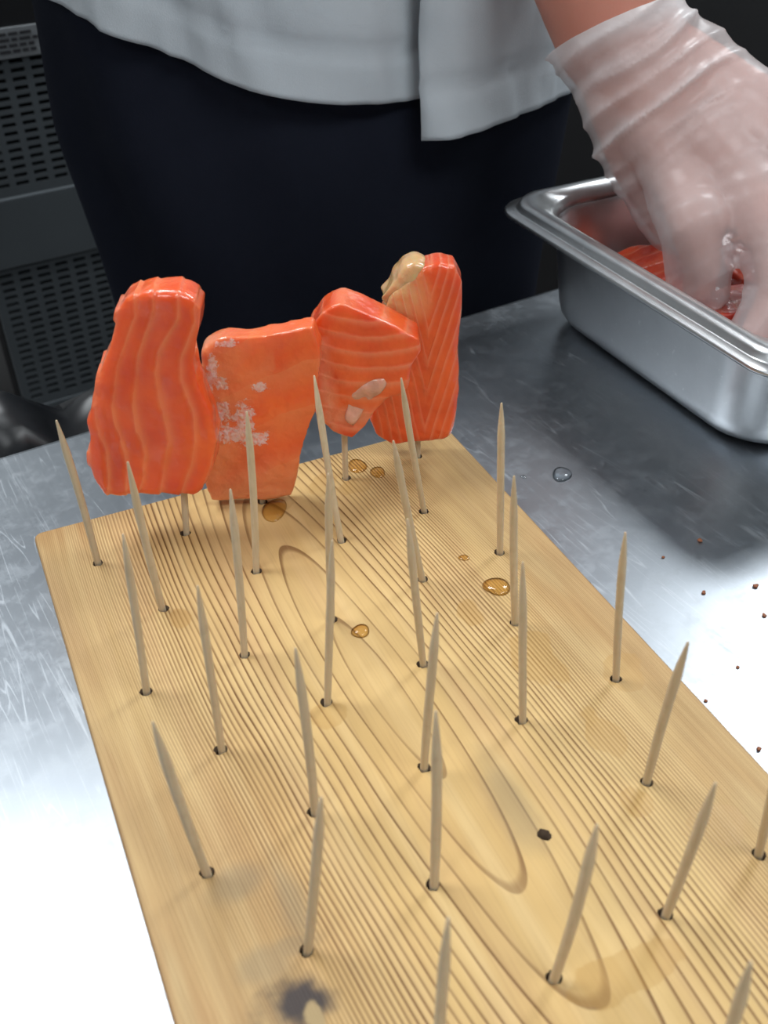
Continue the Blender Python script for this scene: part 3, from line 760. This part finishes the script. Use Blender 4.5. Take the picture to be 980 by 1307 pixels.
# glove: loose film over the hand and wrist, gathered in creases
bm = bmesh.new(); hand_bm(bm, .0030, False, .0115)
tube(bm, P(885, 285, .505), .0178, P(892, 362, .505), .0168)       # loose film around the index fingertip
chain(bm, [(WR+(ELB-WR).normalized()*.034, .0415), (WR, .037), (WR.lerp(KN['middle'], .35), .030)])
tube(bm, WR.lerp(KN['index'], .3), .027, WR.lerp(KN['little'], .3), .027)
tube(bm, WR.lerp(KN['index'], .65), .022, WR.lerp(KN['little'], .65), .022)
for v in bm.verts: v.co = loc(v.co)
gm = union('glove', bm, .0022, 8)
wl, kl, el = loc(WR), loc(KN['middle']), loc(ELB)
axd = (kl-wl).normalized(); cuff = (el-wl).normalized()
bmg = bmesh.new(); bmg.from_mesh(gm)
ca, cb_, cm_ = loc(P(705, 64, .575)), loc(P(850, 2, .575)), loc(P(778, 33, .575)+Vector((0, .045, -.0215)))
cn = (cb_-ca).cross(cm_-ca).normalized()
if cn.dot(cuff) < 0: cn = -cn
bmesh.ops.bisect_plane(bmg, geom=bmg.verts[:]+bmg.edges[:]+bmg.faces[:], plane_co=ca, plane_no=cn, clear_outer=True); bmg.to_mesh(gm); bmg.free(); gm.update()
cre = []
crd = (loc(P(858, 168, .55))-loc(P(800, 60, .57))).normalized()
gnrm = [v.normal.copy() for v in gm.vertices]
for v, vn in zip(gm.vertices, gnrm):
    d = v.co-wl; a = d.dot(crd); n1 = noise.noise(v.co*16)*.008
    fall = max(.25, min(1, 1.5-a/.075)) if a > -.03 else 1
    c = (1-abs(math.sin((a+n1)*210)))**2*.55 + (1-abs(math.sin((a+n1*1.8)*118+1)))**3*.8
    gate = max(.1, .6+noise.noise(v.co*24+Vector((4, 0, 2)))*1.0)
    c = min(1, c*gate*fall); v.co += vn*(c*.0040+.0015*noise.noise(v.co*40))
    cf = max(0, min(1, 1.25+(v.co-ca).dot(cn)/.011))
    cre.append(min(1, c*.75+cf*1.1))
a_ = gm.attributes.new('crease', 'FLOAT', 'POINT'); a_.data.foreach_set('value', cre); gm.update()
tag(obj('glove', gm, M['glove'], person), 'loose clear plastic glove')

# clothes: elliptical cloth tubes around the body, in the person's frame
def ell(a, b, deg, z, dr=0.0):
    r = math.radians(deg); return Vector(((a+dr)*math.cos(r), (b+dr)*math.sin(r), z))
def lerp_tab(tab, x):
    if x <= tab[0][0]: return tab[0][1]
    for (a, b) in zip(tab, tab[1:]):
        if x <= b[0]: return a[1]+(b[1]-a[1])*(x-a[0])/(b[0]-a[0])
    return tab[-1][1]
TOR = [(0.0, (.200, .140)), (.20, (.195, .135)), (.38, (.205, .140)), (.48, (.20, .115)), (.545, (.10, .085)), (.58, (.075, .075))]
def tor(z):
    z -= Z0
    if z <= 0: return TOR[0][1]
    for (z0, q0), (z1, q1) in zip(TOR, TOR[1:]):
        if z <= z1: k = (z-z0)/(z1-z0); return (q0[0]+(q1[0]-q0[0])*k, q0[1]+(q1[1]-q0[1])*k)
    return TOR[-1][1]
def panel(name, d0, d1, hem, out, seed, step=2.0):
    n = int(abs(d1-d0)/step)+1; degs = [d0+(d1-d0)*k/(n-1) for k in range(n)]; rows = 60; rings = []
    for i in range(rows):
        ring = []
        for dg in degs:
            zh = Z0+lerp_tab(hem, dg); z = zh+(Z0+.57-zh)*((i/(rows-1))**1.25)
            a, b = tor(z); low = max(0, 1-(z-zh)/.25)
            fold = .006*low*math.sin(math.radians(dg)*9+seed+2*noise.noise(Vector((dg*.03, z*3, seed)))) + .007*noise.noise(Vector((dg*.055, z*11, seed*3)))+.004*noise.noise(Vector((dg*.16, z*30+dg*.2, seed)))
            roll = .004*math.exp(-((z-zh-.028)/.004)**2)*-.6
            ring.append(ell(a, b, dg, z, out+fold+roll))
        rings.append(ring)
    v, f = loft(rings, False); o = obj(name, mesh(name, v, f), M['coat'], person)
    s = o.modifiers.new('sol', 'SOLIDIFY'); s.thickness = .0018; s.offset = -1
    return o
hemL = [(-275, .16), (-200, .158), (-162, .1466), (-140, .124), (-126, .1057), (-115, .0957), (-105, .0905), (-96, .0872), (-80, .086)]
hemR = [(-98, .067), (-94.6, .067), (-80, .068), (-53, .066), (-20, .09), (90, .15)]
tag(panel('coat_panel', -272, -84, hemL, 0.0, 1), 'left front of the coat')
tag(panel('coat_panel', -94.8, 90, hemR, .0075, 2), 'overlapping front flap of the coat')
for (nm, a, ra, b, rb, e) in (('sleeve', SH_L, .068, ELB, .058, SH_L.lerp(ELB, 1.0)), ('sleeve', SH_R, .068, ELB_R, .058, ELB_R)):
    bm = bmesh.new(); tube(bm, a, ra, b, rb, 24)
    for v in bm.verts: v.co = loc(v.co)
    bmesh.ops.subdivide_edges(bm, edges=bm.edges[:], cuts=1, use_grid_fill=True)
    for v in bm.verts: v.co += v.normal*.006*noise.noise(v.co*22)
    obj(nm, bm_mesh(nm, bm), M['coat'], person)
def skirt():
    rings = []; N = 120
    for i in range(70):
        q = i/69; z = Z0+.22-q*.72; ring = []
        for k in range(N):
            dg = 360*k/N; sh = lerp_tab([(-.5, .90), (-.12, .90), (-.02, .965), (.06, 1.03), (.2, 1.03)], z-Z0)
            f = .008*min(1, q*2)*math.sin(math.radians(dg)*7+1.5*noise.noise(Vector((dg*.02, z*2, 5))))+.009*noise.noise(Vector((dg*.03, z*6+dg*.03, 9)))
            ring.append(ell(.184*sh, .122*sh, dg, z, f*.8))
        rings.append(ring)
    v, f = loft(rings); return mesh('apron', v, f)
o = obj('apron', skirt(), M['apron'], person); tag(o, 'dark navy apron')
for sg in (-1, 1):
    bm = bmesh.new(); tube(bm, st(PS+sg*.088, PT, Z0-.3), .085, st(PS+sg*.10, PT+.01, .12), .065, 24)
    for v in bm.verts: v.co = loc(v.co)
    obj('trouser_leg', bm_mesh('trouser_leg', bm), M['trouser'], person)
    bm = bmesh.new(); tube(bm, st(PS+sg*.105, PT+.04, .052), .050, st(PS+sg*.115, PT-.14, .043), .042, 20)
    for v in bm.verts:
        v.co = loc(v.co); v.co.z = max(.0, v.co.z)
    obj('shoe', bm_mesh('shoe', bm), M['shoe'], person)
